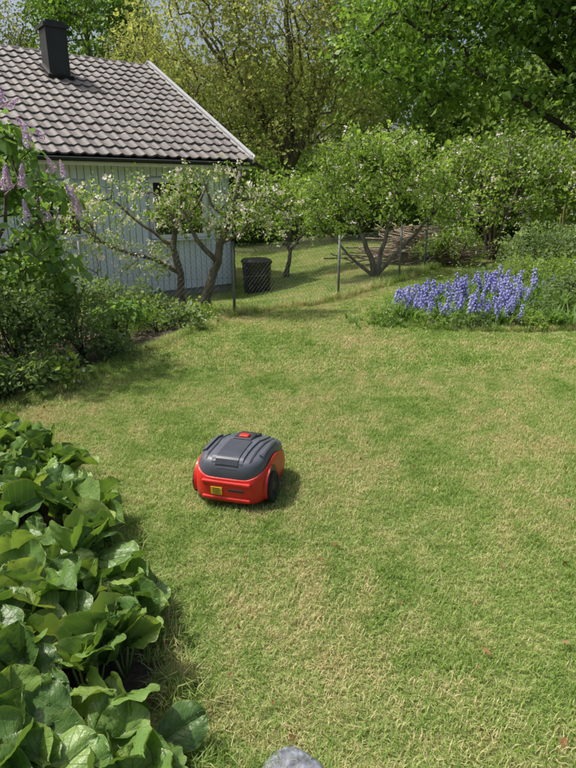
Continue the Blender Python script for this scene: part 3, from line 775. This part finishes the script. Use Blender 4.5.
for i in range(500):
    k=rg.integers(1,len(fp)-1); f=rg.random(); x=fp[k][0]*(1-f)+fp[k+1][0]*f+rg.normal()*.08; y=fp[k][1]*(1-f)+fp[k+1][1]*f+rg.normal()*.08; C.append((x,y,z0(x,y),.7+.9*rg.random()))
for i in range(700):
    a=rg.random()*6.28; r=.98+.09*rg.random(); x=3.3+2.0*math.cos(a)*r; y=7.85+.12*(x-3.3)+1.05*math.sin(a)*r; C.append((x,y,z0(x,y),.4+.5*rg.random()))
for i in range(160):
    x=rg.random()*.75-.3; y=.95+.3*rg.random(); C.append((x,y,z0(x,y),.35+.35*rg.random()))
# slightly taller clumps scattered through the open lawn
for i in range(520):
    y=1.1+6*rg.random(); x=(rg.random()*2-1)*(.6*y+.5)
    if x>xl(y)+.05 and not in_bed(x,y) and not(abs(x-mx)<.35 and abs(y-my)<.4): C.append((x,y,z0(x,y),.30+.22*rg.random()))
C=np.array(C); n=len(C)
instancer('long_edge_grass',C[:,:3],np.stack([0*C[:,0],0*C[:,0],rg.random(n)*6.28],1),C[:,3],G3,LG)
# leaf litter on the lawn
mb=MB(); k=170; P=[]
while len(P)<k:
    y=1.1+6.5*rg.random(); x=(rg.random()*2-1)*(.6*y+.5)
    if x>xl(y) and not in_bed(x,y) and not(abs(x-mx)<.3 and abs(y-my)<.35): P.append((x,y,z0(x,y)+.028+.008*rg.random()))
leaves(mb,rg,np.array(P),.022,up=1.2,wid=.33,droop=0,outw=0)
mb.obj('fallen_leaves',[M_dead])

# ---------------------------------------------------------------- stepping stone at bottom
rg=np.random.default_rng(5); mb=MB(); V=[];n=28
for z,s in ((-.02,1.0),(.03,1.02),(.048,.97),(.056,.85),(.06,.5)):
    for i in range(n):
        a=6.283*i/n; r=1+.05*math.sin(3*a+1)+.03*math.sin(5*a); V.append((.098*s*r*math.cos(a),.13*s*r*math.sin(a),z+.003*math.sin(2*a)*s))
mb.add(V,[(j*n+i,j*n+(i+1)%n,(j+1)*n+(i+1)%n,(j+1)*n+i) for j in range(4) for i in range(n)]+[tuple(4*n+i for i in range(n))])
o=mb.obj('stepping_stone',[plain('grey_stone',(.14,.155,.18),.7,.6,45,1.0)],None,True); o.location=(.012,1.16,-.015)

# ---------------------------------------------------------------- robot mower
MW=empty('robotic_lawn_mower',(mx,my,.008+z0(mx,my)),math.radians(-15)); MW.scale=(1,1,1.15)
def paint(name,col,rough,coat=0):
    m,nt,b=newmat(name); tc=N(nt,'ShaderNodeTexCoord'); nz=noise(nt,14,5,tc.outputs['Object'],.7)
    nt.links.new(ramp(nt,nz,[(.3,tuple(c*.85 for c in col)),(.75,tuple(min(1,c*1.12) for c in col))]),b.inputs['Base Color'])
    nt.links.new(ramp(nt,nz,[(.3,(rough*.8,)*3),(.8,(min(1,rough*1.4),)*3)]),b.inputs['Roughness']); b.inputs['Coat Weight'].default_value=coat
    return m
M_red=paint('red_plastic',(.58,.022,.018),.38,.05); M_grey=paint('grey_plastic',(.085,.095,.12),.40,.05); M_dk=paint('dark_plastic',(.03,.032,.036),.45); M_rub=paint('rubber',(.018,.018,.018),.8)
M_yel=paint('label_yellow',(.75,.55,.03),.5); M_lgrey=paint('panel_grey_plastic',(.05,.056,.07),.35)
W2,L2=.205,.27
def rr(sx,sy,n=72,e=4.2,yo=0):
    out=[]
    for i in range(n):
        a=2*math.pi*(i+.5)/n; c,s=math.cos(a),math.sin(a)
        r=(abs(c)**e+abs(s)**e)**(-1/e)
        out.append((W2*sx*r*c,L2*sy*r*s+yo))
    return out
def loft(levels,mat,name,zf=None,cap=True):
    mb=MB(); V=[]; n=72
    for (z,sx,sy,e,yo) in levels:
        for (x,y) in rr(sx,sy,n,e,yo):
            zz=z+(zf(x,y,z) if zf else 0); V.append((x,y,zz))
    F=[(j*n+i,j*n+(i+1)%n,(j+1)*n+(i+1)%n,(j+1)*n+i) for j in range(len(levels)-1) for i in range(n)]
    if cap: F.append(tuple((len(levels)-1)*n+i for i in range(n))); F.append(tuple(range(n))[::-1])
    mb.add(V,F); o=mb.obj(name,[mat],MW,True)
    md=o.modifiers.new('e','EDGE_SPLIT'); md.split_angle=math.radians(38); return o
def arch(x,y,z):
    side=float(smooth((abs(x)-.10)/.07))
    a=side*(.052*math.exp(-((y+.05)/.17)**2))*float(smooth((z-.08)/.05))
    return a+(-.03*max(0,(y-.05)/.22) if z>.1 else 0)
loft([(.03,.90,.92,4.5,0),(.032,.95,.955,4.5,0),(.045,.985,.985,4.5,0),(.075,1.0,1.0,4.5,0),(.118,.995,.995,4.5,0),(.135,.985,.985,4.4,0),(.148,.965,.97,4.3,0),(.150,.945,.95,4.2,0),(.140,.93,.94,4.2,0)],M_red,'red_shell',arch,False)
hz=lambda x,y,z:(z-.13)/.1*(-.05*max(0,(y-.02)/.25)+.006*max(0,-(y)/.27))
HL=[(.125,.93,.94,4.6,0),(.160,.93,.94,4.6,0),(.178,.925,.935,4.5,0),(.203,.90,.91,4.4,0),(.219,.86,.875,4.2,.0),(.228,.79,.80,4,.0),(.233,.6,.62,3.6,.0),(.235,.30,.32,3,.0)]
loft(HL,M_grey,'grey_hood',hz)
loft([(.02,.86,.88,4.5,0),(.05,.88,.9,4.5,0)],M_dk,'chassis')
def ztop(x,y):
    e=4
    u=((abs(x)/W2)**e+(abs(y)/L2)**e)**(1/e)
    z=np.interp(u,[0,.31,.61,.80,.87,.905,.932,.945],[.235,.235,.233,.228,.219,.203,.178,.160])
    return z+hz(x,y,z)
def strip(xs0,ys,hw,off,mat,name,nx=9):
    mb=MB(); V=[]
    for y in ys:
        w_=hw(y)
        for i in range(nx):
            f=-1+2*i/(nx-1); 
            if i in (1,nx-2): f=math.copysign(.97,f)
            x=xs0(y)+w_*f; edge=(abs(f)>.99)
            V.append((x,y,ztop(x,y)+(off if not edge else -.004)))
    ny_=len(ys)
    mb.add(V,[(j*nx+i,j*nx+i+1,(j+1)*nx+i+1,(j+1)*nx+i) for j in range(ny_-1) for i in range(nx-1)])
    for j in (0,ny_-1):
        A_=[V[j*nx+i] for i in range(nx)]; B_=[(p[0],p[1],p[2]-.02) for p in A_]
        mb.add(A_+B_,[(i,i+1,nx+i+1,nx+i) for i in range(nx-1)])
    return mb.obj(name,[mat],MW,False)
ys=np.linspace(-.250,.20,36)
strip(lambda y:0,ys,lambda y:.088+.02*smooth((y+.1)/.25),.008,M_grey,'centre_panel')
strip(lambda y:0,np.linspace(-.246,-.01,20),lambda y:.064,.0125,M_lgrey,'panel_inset')
for s in (-1,1):
    strip(lambda y,s=s:s*(.122+.01*smooth((y+.1)/.2)),np.linspace(-.240,.17,24),lambda y:.005,.003,M_dk,'groove')
    strip(lambda y,s=s:s*.160,np.linspace(-.15,.10,16),lambda y:.011,.010,M_grey,'shoulder_fin')
def bevbox(name,c,d,mat,rot=(0,0,0),bv=.006):
    mb=MB(); mb.box((0,0,0),d); o=mb.obj(name,[mat],MW); o.location=c; o.rotation_euler=rot
    m=o.modifiers.new('b','BEVEL'); m.width=bv; m.segments=3; return o
bevbox('button_surround',(0,.06,.237),(.11,.11,.016),M_dk,(math.radians(-6),0,0))
bevbox('stop_button',(0,.05,.247),(.058,.046,.018),M_red,(math.radians(-6),0,0),.008)
bevbox('display_cover',(0,.15,.217),(.12,.07,.02),M_dk,(math.radians(-14),0,0))
bevbox('bumper_lip',(0,-.262,.128),(.27,.02,.02),M_red,(0,0,0),.008)
bevbox('bumper_step',(0,-.262,.052),(.27,.022,.018),M_red,(0,0,0),.008)
bevbox('vent_slot',(.055,-.2685,.098),(.09,.006,.012),M_dk,(0,0,0),.002)
mb=MB(); mb.box((-.05,-.2725,.09),(.062,.003,.036),0)
for i in range(4): mb.box((-.05+(-.002 if i%2 else .002),-.2745,.078+i*.008),(.045-.006*(i%2),.001,.0028),1)
mb.obj('warning_label',[M_yel,M_dk],MW)
for s in (-1,1):
    mb=MB(); n=40; x0=s*.197
    V=[(x0+s*.010,-.115+.094*math.cos(a),.085+.094*math.sin(a)) for a in np.linspace(-.45,math.pi+.45,24)]
    mb.add(V+[(v[0]-s*.03,v[1],v[2]) for v in V],[(i,i+1,24+i+1,24+i) for i in range(23)],0)
    mb.add(V,[tuple(range(24))],1)
    mb.obj('wheel_arch',[M_red,M_dk],MW)
    mb=MB()
    def ring(x,r,tread=0): return [(x,r*(1+(.03 if (tread and (i//2)%2) else 0))*math.cos(6.283*i/48),r*(1+(.03 if (tread and (i//2)%2) else 0))*math.sin(6.283*i/48)) for i in range(48)]
    V=ring(x0-s*.02,.078)+ring(x0+s*.010,.078,1)+ring(x0+s*.022,.078,1)+ring(x0+s*.027,.072)+ring(x0+s*.027,.056)+ring(x0+s*.020,.053)+ring(x0+s*.023,.02)
    mb.add(V,[(k*48+i,k*48+(i+1)%48,(k+1)*48+(i+1)%48,(k+1)*48+i) for k in range(4) for i in range(48)],0)
    mb.add(V,[(k*48+i,k*48+(i+1)%48,(k+1)*48+(i+1)%48,(k+1)*48+i) for k in range(4,6) for i in range(48)]+[tuple(6*48+i for i in range(48))],1)
    for k in range(5):
        a=k*6.283/5; mb.box((x0+s*.023,.036*math.cos(a),.036*math.sin(a)),(.006,.030,.010),1,(a,0,0))
    o=mb.obj('drive_wheel',[M_rub,M_dk],MW); o.location=(0,-.115,.074); o.scale=(1,1,.9)
for s in (-1,1):
    mb=MB(); mb.tube([(s*.09-.015,.2,.03),(s*.09+.015,.2,.03)],.035,16); mb.obj('castor_wheel',[M_rub],MW)
